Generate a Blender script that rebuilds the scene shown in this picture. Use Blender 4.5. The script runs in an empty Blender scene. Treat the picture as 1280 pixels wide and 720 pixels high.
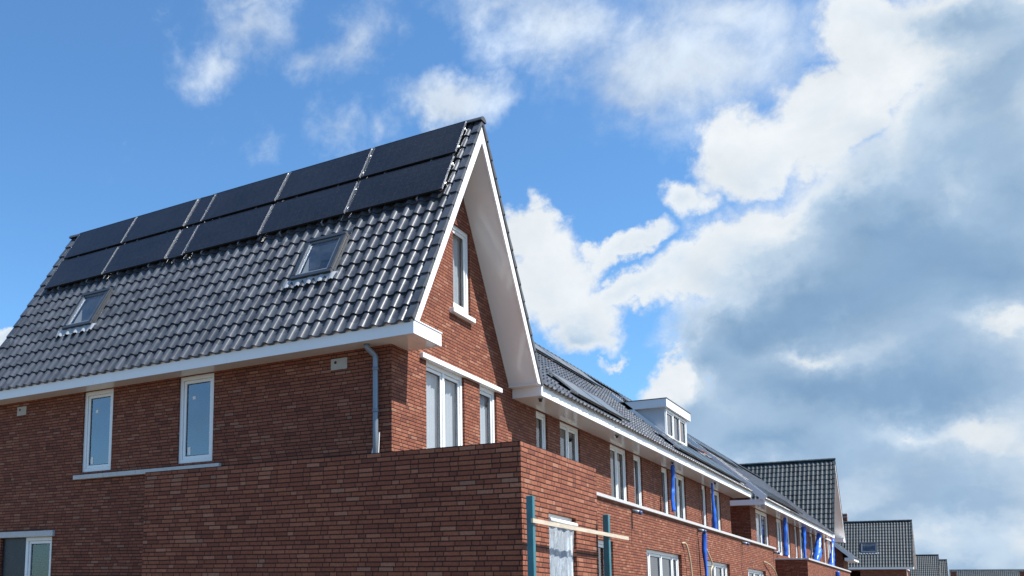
import bpy, math, random
from mathutils import Vector, Matrix
random.seed(7)
scene = bpy.context.scene
COL = scene.collection
sin, cos, pi, rad = math.sin, math.cos, math.pi, math.radians

# ------------------------------------------------------------------ mesh helpers
class MB:
    def __init__(self):
        self.v = []; self.f = []; self.flat = set()
    def add(self, vs, fs, flat=True):
        b = len(self.v); self.v += [tuple(p) for p in vs]
        for q in fs:
            if flat: self.flat.add(len(self.f))
            self.f.append(tuple(b + i for i in q))
        return self
    def quad(self, a, b, c, d): return self.add([a, b, c, d], [(0, 1, 2, 3)])
    def hexa(self, P):
        return self.add(P, [(0,3,2,1),(4,5,6,7),(0,1,5,4),(1,2,6,5),(2,3,7,6),(3,0,4,7)])
    def box(self, x0, x1, y0, y1, z0, z1, T=None, bev=0.0):
        x0, x1 = min(x0, x1), max(x0, x1); y0, y1 = min(y0, y1), max(y0, y1); z0, z1 = min(z0, z1), max(z0, z1)
        P = [(x0,y0,z0),(x1,y0,z0),(x1,y1,z0),(x0,y1,z0),(x0,y0,z1),(x1,y0,z1),(x1,y1,z1),(x0,y1,z1)]
        if T: P = [T(*p) for p in P]
        return self.hexa(P)
    def tube(self, pts, r, n=10, caps=True, squash=None):
        pts = [Vector(p) for p in pts]; m = len(pts)
        R = r if isinstance(r, (list, tuple)) else [r] * m
        vs = []; up = None
        for i, p in enumerate(pts):
            t = (pts[min(i+1, m-1)] - pts[max(i-1, 0)]).normalized()
            if up is None:
                up = Vector((1,0,0)) if abs(t.x) < .9 else Vector((0,1,0))
            a = (up - t * up.dot(t)).normalized(); up = a; b = t.cross(a)
            for k in range(n):
                ang = 2*pi*k/n
                ra = R[i]; rb = R[i]
                if squash: ra, rb = squash(i, k, R[i])
                vs.append(p + a*cos(ang)*ra + b*sin(ang)*rb)
        fs = []
        for i in range(m-1):
            for k in range(n):
                k2 = (k+1) % n
                fs.append((i*n+k, i*n+k2, (i+1)*n+k2, (i+1)*n+k))
        b0 = len(self.v); self.add(vs, fs, flat=False)
        if caps:
            self.f.append(tuple(b0 + k for k in reversed(range(n)))); self.flat.add(len(self.f)-1)
            self.f.append(tuple(b0 + (m-1)*n + k for k in range(n))); self.flat.add(len(self.f)-1)
        return self
    def build(self, name, mat, parent=None, bevel=0):
        lo = [min(p[i] for p in self.v) for i in range(3)]; hi = [max(p[i] for p in self.v) for i in range(3)]
        c = Vector([(l+h)/2 for l, h in zip(lo, hi)]) if parent is not None else Vector(((lo[0]+hi[0])/2, (lo[1]+hi[1])/2, lo[2]))
        me = bpy.data.meshes.new(name)
        me.from_pydata([(p[0]-c[0], p[1]-c[1], p[2]-c[2]) for p in self.v], [], self.f)
        if mat: me.materials.append(mat)
        for i, p in enumerate(me.polygons): p.use_smooth = i not in self.flat
        me.update()
        o = bpy.data.objects.new(name, me); COL.objects.link(o)
        WL[o.name] = c
        o.location = c
        if parent is not None:
            o.parent = parent; o.location = c - WL[parent.name]
        if bevel:
            md = o.modifiers.new('bevel', 'BEVEL'); md.width = bevel; md.segments = 2; md.limit_method = 'ANGLE'
        return o
WL = {}
def tag(o, label=None, cat=None, group=None, kind=None):
    if label: o['label'] = label
    if cat: o['category'] = cat
    if group: o['group'] = group
    if kind: o['kind'] = kind
    return o
def thing(name, loc, label, cat, group=None):
    o = bpy.data.objects.new(name, None); COL.objects.link(o); o.location = loc
    WL[o.name] = Vector(loc); o.empty_display_size = .3
    return tag(o, label, cat, group)

# wall frames: (u along wall, v up, w outward)
def PX(c): return lambda u, v, w: (c + w, u, v)        # faces +x, u = y
def PY(c): return lambda u, v, w: (u, c - w, v)        # faces -y, u = x

def clip_poly(poly, u0, u1, v0, v1):
    def cut(P, ins, inter):
        out = []
        for i in range(len(P)):
            a, b = P[i-1], P[i]
            ia, ib = ins(a), ins(b)
            if ib:
                if not ia: out.append(inter(a, b))
                out.append(b)
            elif ia: out.append(inter(a, b))
        return out
    def iu(c): return lambda a, b: (c, a[1] + (b[1]-a[1]) * (c-a[0]) / (b[0]-a[0]))
    def iv(c): return lambda a, b: (a[0] + (b[0]-a[0]) * (c-a[1]) / (b[1]-a[1]), c)
    P = cut(poly, lambda p: p[0] >= u0-1e-9, iu(u0))
    if P: P = cut(P, lambda p: p[0] <= u1+1e-9, iu(u1))
    if P: P = cut(P, lambda p: p[1] >= v0-1e-9, iv(v0))
    if P: P = cut(P, lambda p: p[1] <= v1+1e-9, iv(v1))
    return P

def wall(mb, T, poly, openings=(), reveal=.13):
    """outer skin of a wall (polygon in u,v) with real openings and brick reveals"""
    us = sorted({p[0] for p in poly} | {o[0] for o in openings} | {o[1] for o in openings})
    vs = sorted({p[1] for p in poly} | {o[2] for o in openings} | {o[3] for o in openings})
    for i in range(len(us)-1):
        for j in range(len(vs)-1):
            cu, cv = (us[i]+us[i+1])/2, (vs[j]+vs[j+1])/2
            if any(o[0] < cu < o[1] and o[2] < cv < o[3] for o in openings): continue
            P = clip_poly(list(poly), us[i], us[i+1], vs[j], vs[j+1])
            Q = []
            for q in P:
                if not Q or (abs(q[0]-Q[-1][0]) + abs(q[1]-Q[-1][1])) > 1e-7: Q.append(q)
            if len(Q) > 2 and abs(Q[0][0]-Q[-1][0]) + abs(Q[0][1]-Q[-1][1]) < 1e-7: Q.pop()
            if len(Q) >= 3:
                mb.add([T(q[0], q[1], 0) for q in Q], [tuple(range(len(Q)))])
    for (a, b, c, d) in openings:
        for (p, q) in (((a,c),(a,d)), ((a,d),(b,d)), ((b,d),(b,c)), ((b,c),(a,c))):
            mb.quad(T(p[0],p[1],0), T(q[0],q[1],0), T(q[0],q[1],-reveal), T(p[0],p[1],-reveal))
    return mb
# ------------------------------------------------------------------ materials
def new_mat(name):
    m = bpy.data.materials.new(name); m.use_nodes = True
    nt = m.node_tree
    for n in list(nt.nodes): nt.nodes.remove(n)
    return m, nt
class NT:
    def __init__(self, nt): self.nt = nt
    def n(self, typ, **kw):
        x = self.nt.nodes.new(typ)
        for k, v in kw.items(): setattr(x, k, v)
        return x
    def link(self, a, b): self.nt.links.new(a, b)
    def setin(self, node, key, val):
        s = node.inputs[key]
        if hasattr(val, 'is_output') or isinstance(val, bpy.types.NodeSocket): self.link(val, s)
        else: s.default_value = val
    def math(self, op, a, b=None, c=None, clamp=False):
        x = self.n('ShaderNodeMath', operation=op); x.use_clamp = clamp
        self.setin(x, 0, a)
        if b is not None: self.setin(x, 1, b)
        if c is not None: self.setin(x, 2, c)
        return x.outputs[0]
    def mix(self, fac, a, b, blend='MIX'):
        x = self.n('ShaderNodeMix', data_type='RGBA', blend_type=blend)
        self.setin(x, 0, fac); self.setin(x, 6, a); self.setin(x, 7, b)
        return x.outputs[2]
    def ramp(self, fac, stops, interp='LINEAR'):
        x = self.n('ShaderNodeValToRGB'); x.color_ramp.interpolation = interp
        el = x.color_ramp.elements
        while len(el) < len(stops): el.new(.5)
        for e, (p, c) in zip(el, stops): e.position = p; e.color = (*c, 1) if len(c) == 3 else c
        self.setin(x, 0, fac); return x.outputs[0]
    def smooth(self, v, a, b, lo=0., hi=1.):
        x = self.n('ShaderNodeMapRange', interpolation_type='SMOOTHSTEP')
        self.setin(x, 0, v); self.setin(x, 1, a); self.setin(x, 2, b); self.setin(x, 3, lo); self.setin(x, 4, hi)
        return x.outputs[0]
    def noise(self, vec, scale, detail=4, rough=.5, dist=0.0, out=0):
        x = self.n('ShaderNodeTexNoise')
        if vec is not None: self.link(vec, x.inputs['Vector'])
        x.inputs['Scale'].default_value = scale; x.inputs['Detail'].default_value = detail
        x.inputs['Roughness'].default_value = rough; x.inputs['Distortion'].default_value = dist
        return x.outputs[out]
    def pos(self): return self.n('ShaderNodeNewGeometry').outputs['Position']
    def bump(self, h, strength, dist):
        x = self.n('ShaderNodeBump'); x.inputs['Strength'].default_value = strength; x.inputs['Distance'].default_value = dist
        self.link(h, x.inputs['Height']); return x.outputs[0]
    def out(self, sh):
        o = self.n('ShaderNodeOutputMaterial'); self.link(sh, o.inputs[0])
    def pbsdf(self, **kw):
        b = self.n('ShaderNodeBsdfPrincipled')
        for k, v in kw.items(): self.setin(b, k.replace('_', ' '), v)
        return b

def simple(name, col, rough=.5, metal=0., spec=.5, var=.12, scale=6., bump=0., coat=0., dirt=None):
    """plain material with a little large and small scale unevenness"""
    m, nt = new_mat(name); N = NT(nt)
    p = N.pos()
    a = N.noise(p, scale, 5, .6); b = N.noise(p, scale*9, 3, .6)
    f = N.math('ADD', N.math('MULTIPLY', a, .7), N.math('MULTIPLY', b, .3))
    lo = tuple(c*(1-var) for c in col); hi = tuple(min(1, c*(1+var)) for c in col)
    c = N.ramp(f, [(.3, lo), (.7, hi)])
    if dirt:
        g = N.smooth(N.noise(p, scale*.6, 7, .7), .55, .75)
        c = N.mix(N.math('MULTIPLY', g, dirt[1]), c, (*dirt[0], 1))
    bs = N.pbsdf(Base_Color=c, Metallic=metal)
    bs.inputs['Specular IOR Level'].default_value = spec
    N.setin(bs, 'Roughness', N.math('MULTIPLY_ADD', f, .25*rough, rough*.87))
    if coat: bs.inputs['Coat Weight'].default_value = coat; bs.inputs['Coat Roughness'].default_value = .15
    if bump: N.setin(bs, 'Normal', N.bump(b, bump, .01))
    N.out(bs.outputs[0]); return m

def brick_material():
    m, nt = new_mat('red_brick'); N = NT(nt)
    g = N.n('ShaderNodeNewGeometry')
    sp = N.n('ShaderNodeSeparateXYZ'); N.link(g.outputs['Position'], sp.inputs[0])
    sn = N.n('ShaderNodeSeparateXYZ'); N.link(g.outputs['True Normal'], sn.inputs[0])
    x, y, z = sp.outputs; 
    isx = N.math('GREATER_THAN', N.math('ABSOLUTE', sn.outputs[0]), .5)
    isz = N.math('GREATER_THAN', N.math('ABSOLUTE', sn.outputs[2]), .7)
    u = N.math('ADD', N.math('MULTIPLY', y, isx), N.math('MULTIPLY', x, N.math('SUBTRACT', 1., isx)))
    zz = N.math('ADD', N.math('MULTIPLY', y, isz), N.math('MULTIPLY', z, N.math('SUBTRACT', 1., isz)))
    H, L = .0586, .208
    # slight waviness of the courses
    v = N.math('DIVIDE', N.math('ADD', zz, N.math('MULTIPLY', N.math('SUBTRACT', N.noise(g.outputs['Position'], 1.3, 3, .6), .5), .012)), H)
    row = N.math('FLOOR', v); fv = N.math('FRACT', v)
    wr = N.n('ShaderNodeTexWhiteNoise', noise_dimensions='1D'); N.link(row, wr.inputs['W'])
    uu = N.math('ADD', N.math('DIVIDE', u, L), N.math('MULTIPLY', wr.outputs[0], 7.3))
    # wild bond: stretchers of two lengths plus headers
    c2 = N.math('FLOOR', N.math('DIVIDE', uu, 2.5)); f2 = N.math('MULTIPLY', N.math('FRACT', N.math('DIVIDE', uu, 2.5)), 2.5)
    k1 = N.math('GREATER_THAN', f2, 1.0); k2 = N.math('GREATER_THAN', f2, 2.0)
    idx = N.math('ADD', N.math('MULTIPLY', c2, 3.), N.math('ADD', k1, k2))
    fu = N.math('SUBTRACT', f2, N.math('ADD', k1, k2))
    ln = N.math('SUBTRACT', 1., N.math('MULTIPLY', k2, .5))
    cv = N.n('ShaderNodeCombineXYZ'); N.link(idx, cv.inputs[0]); N.link(row, cv.inputs[1]); N.link(isx, cv.inputs[2])
    wn = N.n('ShaderNodeTexWhiteNoise', noise_dimensions='3D'); N.link(cv.outputs[0], wn.inputs['Vector'])
    rnd = wn.outputs['Value']; rc = N.n('ShaderNodeSeparateXYZ'); N.link(wn.outputs['Color'], rc.inputs[0])
    # joints (raked, dark): bed joint 11 mm, perpends 5 mm; edges slightly ragged
    jag = N.math('MULTIPLY', N.math('SUBTRACT', N.noise(g.outputs['Position'], 60, 2, .6), .5), .10)
    fvj = N.math('ADD', fv, jag)
    bed = N.math('MULTIPLY', N.smooth(fvj, .04, .18), N.smooth(fvj, .96, .81))
    fuj = N.math('ADD', fu, N.math('MULTIPLY', jag, .25))
    per = N.math('MULTIPLY', N.smooth(fuj, .008, .040), N.smooth(N.math('SUBTRACT', ln, fuj), .008, .040))
    face = N.math('MULTIPLY', bed, N.math('MULTIPLY_ADD', per, .92, .08))
    col = N.ramp(rnd, [(0., (.150,.052,.034)), (.08, (.205,.066,.038)), (.3, (.228,.076,.043)), (.65, (.268,.093,.052)), (.9, (.305,.115,.066)), (.975, (.35,.158,.098)), (1., (.27,.14,.095))])
    big = N.noise(g.outputs['Position'], .55, 4, .6)
    col = N.mix(N.smooth(big, .35, .7), N.mix(.18, col, (.15,.05,.034,1)), col)
    fine = N.noise(g.outputs['Position'], 38, 5, .7)
    col = N.mix(1., col, N.ramp(fine, [(.25, (.68,.66,.66)), (.75, (1.22,1.2,1.18))]), 'MULTIPLY')
    # pale lime bloom on some bricks
    bloom = N.math('MULTIPLY', N.smooth(N.noise(g.outputs['Position'], 2.1, 6, .75), .58, .75), N.math('MULTIPLY', rc.outputs[1], .13))
    col = N.mix(bloom, col, (.42,.34,.30,1))
    col = N.mix(N.math('SUBTRACT', 1., face), col, (.022,.016,.015,1))
    hgt = N.math('ADD', N.math('MULTIPLY', face, N.math('MULTIPLY_ADD', rc.outputs[2], .35, .65)), N.math('MULTIPLY', fine, .16))
    bs = N.pbsdf(Base_Color=col, Roughness=.82, Normal=N.bump(hgt, .8, .012))
    bs.inputs['Specular IOR Level'].default_value = .25
    N.out(bs.outputs[0]); return m

def tile_material(name='glazed_tile', col=(.048,.054,.065), rough=.32, spec=.55):
    m, nt = new_mat(name); N = NT(nt); p = N.pos()
    a = N.noise(p, 1.1, 5, .6); b = N.noise(p, 9, 4, .6)
    # one shade per tile (about 0.235 x 0.34 m)
    v = N.n('ShaderNodeTexVoronoi'); N.link(p, v.inputs['Vector']); v.inputs['Scale'].default_value = 3.6
    sv = N.n('ShaderNodeSeparateXYZ'); N.link(v.outputs['Color'], sv.inputs[0])
    f = N.math('ADD', N.math('MULTIPLY', a, .4), N.math('ADD', N.math('MULTIPLY', b, .25), N.math('MULTIPLY', sv.outputs[0], .35)))
    c = N.ramp(f, [(.25, tuple(k*.62 for k in col)), (.75, tuple(k*1.4 for k in col))])
    bs = N.pbsdf(Base_Color=c); bs.inputs['Specular IOR Level'].default_value = spec
    N.setin(bs, 'Roughness', N.math('MULTIPLY_ADD', f, .18, rough-.09))
    N.setin(bs, 'Normal', N.bump(b, .12, .01))
    N.out(bs.outputs[0]); return m

def glass_material(name, refl=.2, tint=(.80,.86,.88), dust=0.03):
    m, nt = new_mat(name); N = NT(nt)
    p = N.pos()
    tr = N.n('ShaderNodeBsdfTransparent'); tr.inputs[0].default_value = (*tint, 1)
    gl = N.n('ShaderNodeBsdfGlossy'); gl.inputs['Roughness'].default_value = .015
    gl.inputs[0].default_value = (.93,.95,1,1)
    N.link(N.bump(N.noise(p, 1.6, 2, .5), .06, .02), gl.inputs['Normal'])
    fr = N.n('ShaderNodeLayerWeight'); fr.inputs[0].default_value = .5      # facing term: the same from both sides of the pane
    fac = N.math('MULTIPLY_ADD', N.math('POWER', fr.outputs['Facing'], 3.5), .75, refl, clamp=True)
    mx = N.n('ShaderNodeMixShader'); N.link(fac, mx.inputs[0]); N.link(tr.outputs[0], mx.inputs[1]); N.link(gl.outputs[0], mx.inputs[2])
    df = N.n('ShaderNodeBsdfDiffuse'); df.inputs[0].default_value = (.5,.5,.48,1)
    m2 = N.n('ShaderNodeMixShader')
    N.setin(m2, 0, N.math('MULTIPLY', N.smooth(N.noise(p, 3.5, 6, .7), .4, .75), dust*2))
    N.link(mx.outputs[0], m2.inputs[1]); N.link(df.outputs[0], m2.inputs[2])
    N.out(m2.outputs[0]); return m

def pv_material():
    m, nt = new_mat('solar_glass'); N = NT(nt); p = N.pos()
    a = N.noise(p, 1.2, 4, .6); d = N.noise(p, 25, 3, .6)
    c = N.ramp(a, [(.3, (.008,.010,.016)), (.7, (.014,.016,.023))])
    dust = N.math('MULTIPLY', N.smooth(d, .45, .8), .05)
    c = N.mix(dust, c, (.3,.3,.3,1))
    tc = N.n('ShaderNodeTexCoord'); sg = N.n('ShaderNodeSeparateXYZ'); N.link(tc.outputs['Generated'], sg.inputs[0])
    def lines(v, k): return N.math('GREATER_THAN', N.math('ABSOLUTE', N.math('SUBTRACT', N.math('FRACT', N.math('MULTIPLY', v, k)), .5)), .465)
    gl = N.math('MAXIMUM', lines(sg.outputs[0], 10), lines(sg.outputs[2], 6))
    c = N.mix(N.math('MULTIPLY', gl, .22), c, (.032,.036,.045,1))
    bs = N.pbsdf(Base_Color=c, Roughness=.16); bs.inputs['Specular IOR Level'].default_value = .22
    N.setin(bs, 'Normal', N.bump(N.noise(p, 2.5, 3, .5), .03, .02))
    N.out(bs.outputs[0]); return m

def film_material():
    m, nt = new_mat('plastic_film'); N = NT(nt); p = N.pos()
    mp = N.n('ShaderNodeMapping'); N.link(p, mp.inputs[0]); mp.inputs['Scale'].default_value = (6, 6, 1.6); mp.inputs['Rotation'].default_value = (.5, 0, 0)
    w = N.noise(mp.outputs[0], 2.2, 6, .65, 1.2)
    nor = N.bump(w, .9, .05)
    tr = N.n('ShaderNodeBsdfTransparent'); tr.inputs[0].default_value = (.85,.88,.9,1)
    bs = N.pbsdf(Base_Color=(.62,.70,.78,1), Roughness=.18, Normal=nor)
    mx = N.n('ShaderNodeMixShader'); N.setin(mx, 0, N.smooth(w, .3, .7, .40, .66))
    N.link(tr.outputs[0], mx.inputs[1]); N.link(bs.outputs[0], mx.inputs[2]); N.out(mx.outputs[0]); return m

def wood_material(name, col):
    m, nt = new_mat(name); N = NT(nt); p = N.pos()
    mp = N.n('ShaderNodeMapping'); N.link(p, mp.inputs[0]); mp.inputs['Scale'].default_value = (14, 1.2, 14)
    f = N.noise(mp.outputs[0], 3, 6, .65, .6)
    c = N.ramp(f, [(.3, tuple(k*.72 for k in col)), (.7, tuple(min(1, k*1.12) for k in col))])
    bs = N.pbsdf(Base_Color=c, Roughness=.65, Normal=N.bump(f, .3, .004)); N.out(bs.outputs[0]); return m

M = dict(
    brick=brick_material(), tile=tile_material(), tile_far=tile_material('far_tile', (.028,.040,.048), .50, .30),
    white=simple('white_trim', (.80,.81,.82), .35, var=.03, scale=2, dirt=((.62,.62,.60), .25)),
    soffit=simple('soffit_board', (.78,.78,.77), .10, var=.03, scale=1.5),
    frame=simple('window_frame_white', (.80,.81,.80), .30, var=.02, scale=4),
    gap=simple('dark_gap', (.03,.03,.03), .8),
    stone=simple('sill_stone', (.50,.50,.49), .75, var=.12, scale=8, bump=.2, dirt=((.33,.32,.30), .5)),
    coping=simple('coping_stone', (.46,.46,.46), .7, var=.12, scale=6, bump=.15, dirt=((.3,.3,.3), .4)),
    zinc=simple('zinc_pipe', (.20,.235,.28), .42, metal=.35, var=.12, scale=5),
    alu=simple('aluminium', (.66,.67,.68), .33, metal=.85, var=.06),
    pv=pv_material(), pvframe=simple('panel_frame', (.020,.021,.024), .35, metal=.4, var=.1),
    sash=simple('roof_window_frame', (.026,.033,.043), .38, spec=.5, metal=.0, var=.1),
    lead=simple('lead_flashing', (.36,.38,.40), .5, metal=.15, var=.15, scale=14),
    inner=simple('inner_lining', (.72,.72,.70), .6, var=.03),
    glass=glass_material('window_glass', .10, (.93,.95,.96), .02), glass_sky=glass_material('roof_window_glass', .13, (.50,.54,.58)),
    glass_dark=glass_material('dark_window_glass', .25, (.66,.66,.66)),
    room=simple('room_dark', (.05,.052,.055), .9, var=.3, scale=1.2),
    curtain=simple('pale_blind', (.36,.395,.425), .8, var=.10, scale=1.4),
    paper=simple('sticker_paper', (.78,.78,.74), .6, var=.02),
    blackfilm=simple('black_sheet', (.018,.019,.026), .35, var=.5, scale=3, bump=.6),
    teal=simple('teal_paint', (.028,.14,.175), .45, var=.25, scale=7, dirt=((.16,.20,.20), .4)),
    timber=wood_material('pine_batten', (.52,.45,.35)), orange=wood_material('orange_wood', (.55,.24,.07)),
    film=film_material(),
    blue=simple('blue_plastic', (.016,.115,.56), .34, var=.25, scale=9, spec=.55),
    hose=simple('beige_hose', (.46,.38,.25), .5, var=.1),
    nest=simple('nest_brick', (.40,.37,.32), .8, var=.15, scale=12),
    zincroof=simple('dark_trim', (.10,.105,.11), .5, var=.15),
    panelgrey=simple('cheek_panel', (.50,.53,.57), .4, var=.04, scale=2),
    felt=simple('roof_felt', (.06,.06,.06), .9, var=.2),
    cap=simple('dark_blue_cap', (.05,.085,.19), .5),
    mortar_red=simple('verge_mortar', (.30,.13,.07), .8, var=.2),
)
def ground_mat():
    m, nt = new_mat('sandy_ground'); N = NT(nt); p = N.pos()
    a = N.noise(p, .15, 6, .6); b = N.noise(p, 7, 5, .7)
    f = N.math('ADD', N.math('MULTIPLY', a, .6), N.math('MULTIPLY', b, .4))
    c = N.ramp(f, [(.35, (.095,.078,.060)), (.5, (.135,.112,.088)), (.65, (.18,.15,.12))])
    bs = N.pbsdf(Base_Color=c, Roughness=.95, Normal=N.bump(b, .5, .03)); N.out(bs.outputs[0]); return m
M['ground'] = ground_mat()
# ------------------------------------------------------------------ building components
def tile_roof(O, a, s, width, length, colw=.2333, rowl=.34, samples=9, skip=None, amp=.044, lift=.03, u_off=0.0):
    """pantiles: O = left/right end of the eave line, a = unit along the eave, s = unit up the slope"""
    O, a, s = Vector(O), Vector(a), Vector(s)
    n = a.cross(s).normalized()
    if n.z < 0: n = -n
    prof = []
    if samples >= 9:
        us = [0, .07, .15, .24, .32, .41, .50, .58, .70, .84]
    else:
        us = [0, .16, .32, .5, .7]; amp = min(amp, .034)
    def h(u):
        if u < .58: return amp * sin(pi * u / .58) ** .85 if u > 0 else 0
        return -.006 * sin(pi * (u - .58) / .42)
    mb = MB(); ncol = int(round(width / colw)); colw = width / ncol
    nrow = max(1, int(round(length / rowl))); rowl = length / nrow
    rng = random.Random(3)
    for i in range(nrow):
        s0 = i*rowl - (.035 if i else .05); s1 = (i+1)*rowl + .01
        j = 0
        while j < ncol:
            # runs of columns
            k = j
            while k < ncol and not (skip and skip((k+.5)*colw, (i+.5)*rowl)): k += 1
            if k > j:
                U = [(c + u) for c in range(j, k) for u in us] + [float(k)]
                nU = len(U); vs = []
                jit = {c: (rng.uniform(-.004, .004), rng.uniform(-.006, .006)) for c in range(j, k+1)}
                for q in U:
                    c = int(q); fr = q - c
                    if c >= k: c = k-1; fr = 1.0
                    hh = h(fr) if fr < 1 else 0.0
                    dj = jit[c]
                    base = O + a * (q*colw)
                    edge = .5 - abs(fr-.5)          # tiles jitter as units, joints stay closed
                    dl = dj[0] * min(1, edge*6)
                    vs.append(base + s*(s0 + dj[1]) + n*(hh + lift + dl))
                    vs.append(base + s*s1 + n*(hh - .004))
                    vs.append(base + s*(s0 + dj[1]) + n*(hh + lift + dl))
                    vs.append(base + s*(s0 + .006) + n*(hh - .018))
                fs = []; lips = []
                for t in range(nU-1):
                    b = 4*t
                    fs.append((b, b+4, b+5, b+1)); lips.append((b+2, b+3, b+7, b+6))
                mb.add(vs, fs, flat=False)
                b0 = len(mb.v) - len(vs)
                for q in lips:
                    mb.f.append(tuple(b0+x for x in q))
            j = max(k, j) + 1 if k == j else k
    return mb

def window(parent, T, u0, u1, v0, v1, lights=(1.0,), glass='glass', blind=None, setback=.045, fw=.075, sw=.06, sashes=None,
           reflect_room=True, sticker=None, name='window', transom=None, orange=False, reveal_white=False):
    """outer frame (the window part), a sash and a pane in every light; blind hangs behind"""
    w1 = -setback; w0 = w1 - .075
    fb = MB()
    fb.box(u0, u1, v0, v0+fw, w0, w1, T); fb.box(u0, u1, v1-fw, v1, w0, w1, T)
    fb.box(u0, u0+fw, v0+fw, v1-fw, w0, w1, T); fb.box(u1-fw, u1, v0+fw, v1-fw, w0, w1, T)
    tot = sum(lights); a = u0 + fw; inner = (u1-u0-2*fw); spans = []
    for i, l in enumerate(lights):
        b = a + inner*l/tot; spans.append((a, b)); a = b
    for (p, q) in spans[:-1]:
        fb.box(q-.03, q+.03, v0+fw, v1-fw, w0, w1-.003, T)
    vspan = [(v0+fw, v1-fw)]
    if transom:
        fb.box(u0+fw, u1-fw, transom-.03, transom+.03, w0, w1-.005, T); vspan = [(v0+fw, transom-.03), (transom+.03, v1-fw)]
    win = fb.build(name, M['frame'], parent, bevel=.004)
    for i, (p, q) in enumerate(spans):
        p2 = p + (.03 if i else 0); q2 = q - (.03 if i < len(spans)-1 else 0)
        for (va, vb) in vspan:
            s_on = True if sashes is None else sashes[i]
            k = sw if s_on else .012
            wa, wb = w0+.006, w1-.022
            sb = MB()
            sb.box(p2+.004, q2-.004, va+.004, va+k, wa, wb, T); sb.box(p2+.004, q2-.004, vb-k, vb-.004, wa, wb, T)
            sb.box(p2+.004, p2+k, va+k, vb-k, wa, wb, T); sb.box(q2-k, q2-.004, va+k, vb-k, wa, wb, T)
            sb.build('sash' if s_on else 'glazing_bead', M['frame'], win, bevel=.003)
            wg = w0 + .025
            pb = MB().quad(T(p2+k-.004, va+k-.004, wg), T(q2-k+.004, va+k-.004, wg), T(q2-k+.004, vb-k+.004, wg), T(p2+k-.004, vb-k+.004, wg))
            pb.build('pane', M[glass], win)
            gb = MB()
            for (x0, x1, y0, y1) in ((p2+k, q2-k, va+k, va+k+.012), (p2+k, q2-k, vb-k-.012, vb-k), (p2+k, p2+k+.012, va+k, vb-k), (q2-k-.012, q2-k, va+k, vb-k)):
                gb.box(x0, x1, y0, y1, wg+.001, wg+.006, T)
            gb.build('gasket', M['gap'], win)
            if sticker and i == 0:
                st = MB().box(p2+k+.04, p2+k+.11, va+k+.03, va+k+.17, wg+.002, wg+.004, T); st.build('sticker', M['paper'], win)
                if sticker > 1:
                    st = MB().box(p2+k+.13, p2+k+.20, vb-k-.30, vb-k-.24, wg+.002, wg+.004, T); st.build('sticker', M['paper'], win)
            if blind:
                # softly folded pale sheet behind the pane
                mb = MB(); m = 26; vs = []
                lo = va if blind == 'full' else va + (vb-va)*.35
                r = random.Random(int(abs(p2)*1000) + int(abs(va)*77)); ph = r.random()*6
                for t in range(m+1):
                    f = t/m; d = -.10 - .012*sin(f*38+ph) - .010*sin(f*17+ph*2)
                    vs += [T(p2 + (q2-p2)*f, lo, w0+.05+d), T(p2 + (q2-p2)*f, vb, w0+.05+d)]
                mb.add(vs, [(2*t, 2*t+2, 2*t+3, 2*t+1) for t in range(m)], flat=False).build('blind', M['curtain'], win)
    return win

def ridge_tiles(P0, P1, parent, r=.12, step=.34, name='ridge_cap', mat='tile'):
    P0, P1 = Vector(P0), Vector(P1); d = (P1-P0); L = d.length; t = d.normalized()
    side = t.cross(Vector((0,0,1))).normalized(); mb = MB(); n = max(1, int(L/step))
    K = 8
    for i in range(n):
        a = P0 + t*(L*i/n - .02); b = P0 + t*(L*(i+1)/n)
        vs = []
        for (c, rr) in ((a, r), (b, r*.9)):
            for k in range(K+1):
                ang = pi*k/K
                vs.append(c + side*cos(ang)*rr*1.05 + Vector((0,0,1))*(sin(ang)*rr*.85 - .06))
        mb.add(vs, [(k, k+1, K+2+k, K+1+k) for k in range(K)], flat=False)
        mb.add(vs[:K+1], [tuple(range(K+1))]); mb.add(vs[K+1:], [tuple(reversed(range(K+1)))])
    return mb.build(name, M[mat], parent)

def sleeve(path, r, seed, name, label, group, flat=.45):
    """limp blue plastic sleeve: crumpled tube along a path"""
    R = random.Random(seed); pts = []
    P = [Vector(p) for p in path]
    segs = []
    for i in range(len(P)-1):
        k = max(3, int((P[i+1]-P[i]).length/.055))
        for j in range(k): segs.append(P[i].lerp(P[i+1], j/k))
    segs.append(P[-1])
    ph = [R.random()*6 for _ in range(6)]
    m = len(segs); rr = []
    for i, p in enumerate(segs):
        f = i/m
        wob = .02*sin(f*6+ph[0]) + .008*sin(f*19+ph[1])
        pts.append(p + Vector((.006*sin(f*15+ph[2]), wob, 0)))
        rr.append(r*(.72 + .05*sin(f*13+ph[3]) + .05*sin(f*31+ph[4]) + .25*f*f) * (.6 if i == 0 else 1))
    def sq(i, k, q):
        tw = i*.10 + ph[5]
        fold = 1 + .22*sin(k*2.3 + i*.13 + ph[1]) + .07*R.uniform(-1, 1)
        return q*fold*(.75 + (1-flat)*.45*sin(tw)), q*fold*(.75 - (1-flat)*.45*sin(tw))
    mb = MB().tube(pts, rr, 11, True, sq)
    o = mb.build(name, M['blue'])
    return tag(o, label, 'plastic sleeve', group)
# ------------------------------------------------------------------ the steep gabled end house (also used, mirrored or moved, further down the street)
OV, EV, HT, HB, WD, YM, KS = .60, .40, 5.93, 5.72, 5.0, 2.30, 1.576
PITCH = math.atan(1.6)

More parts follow.
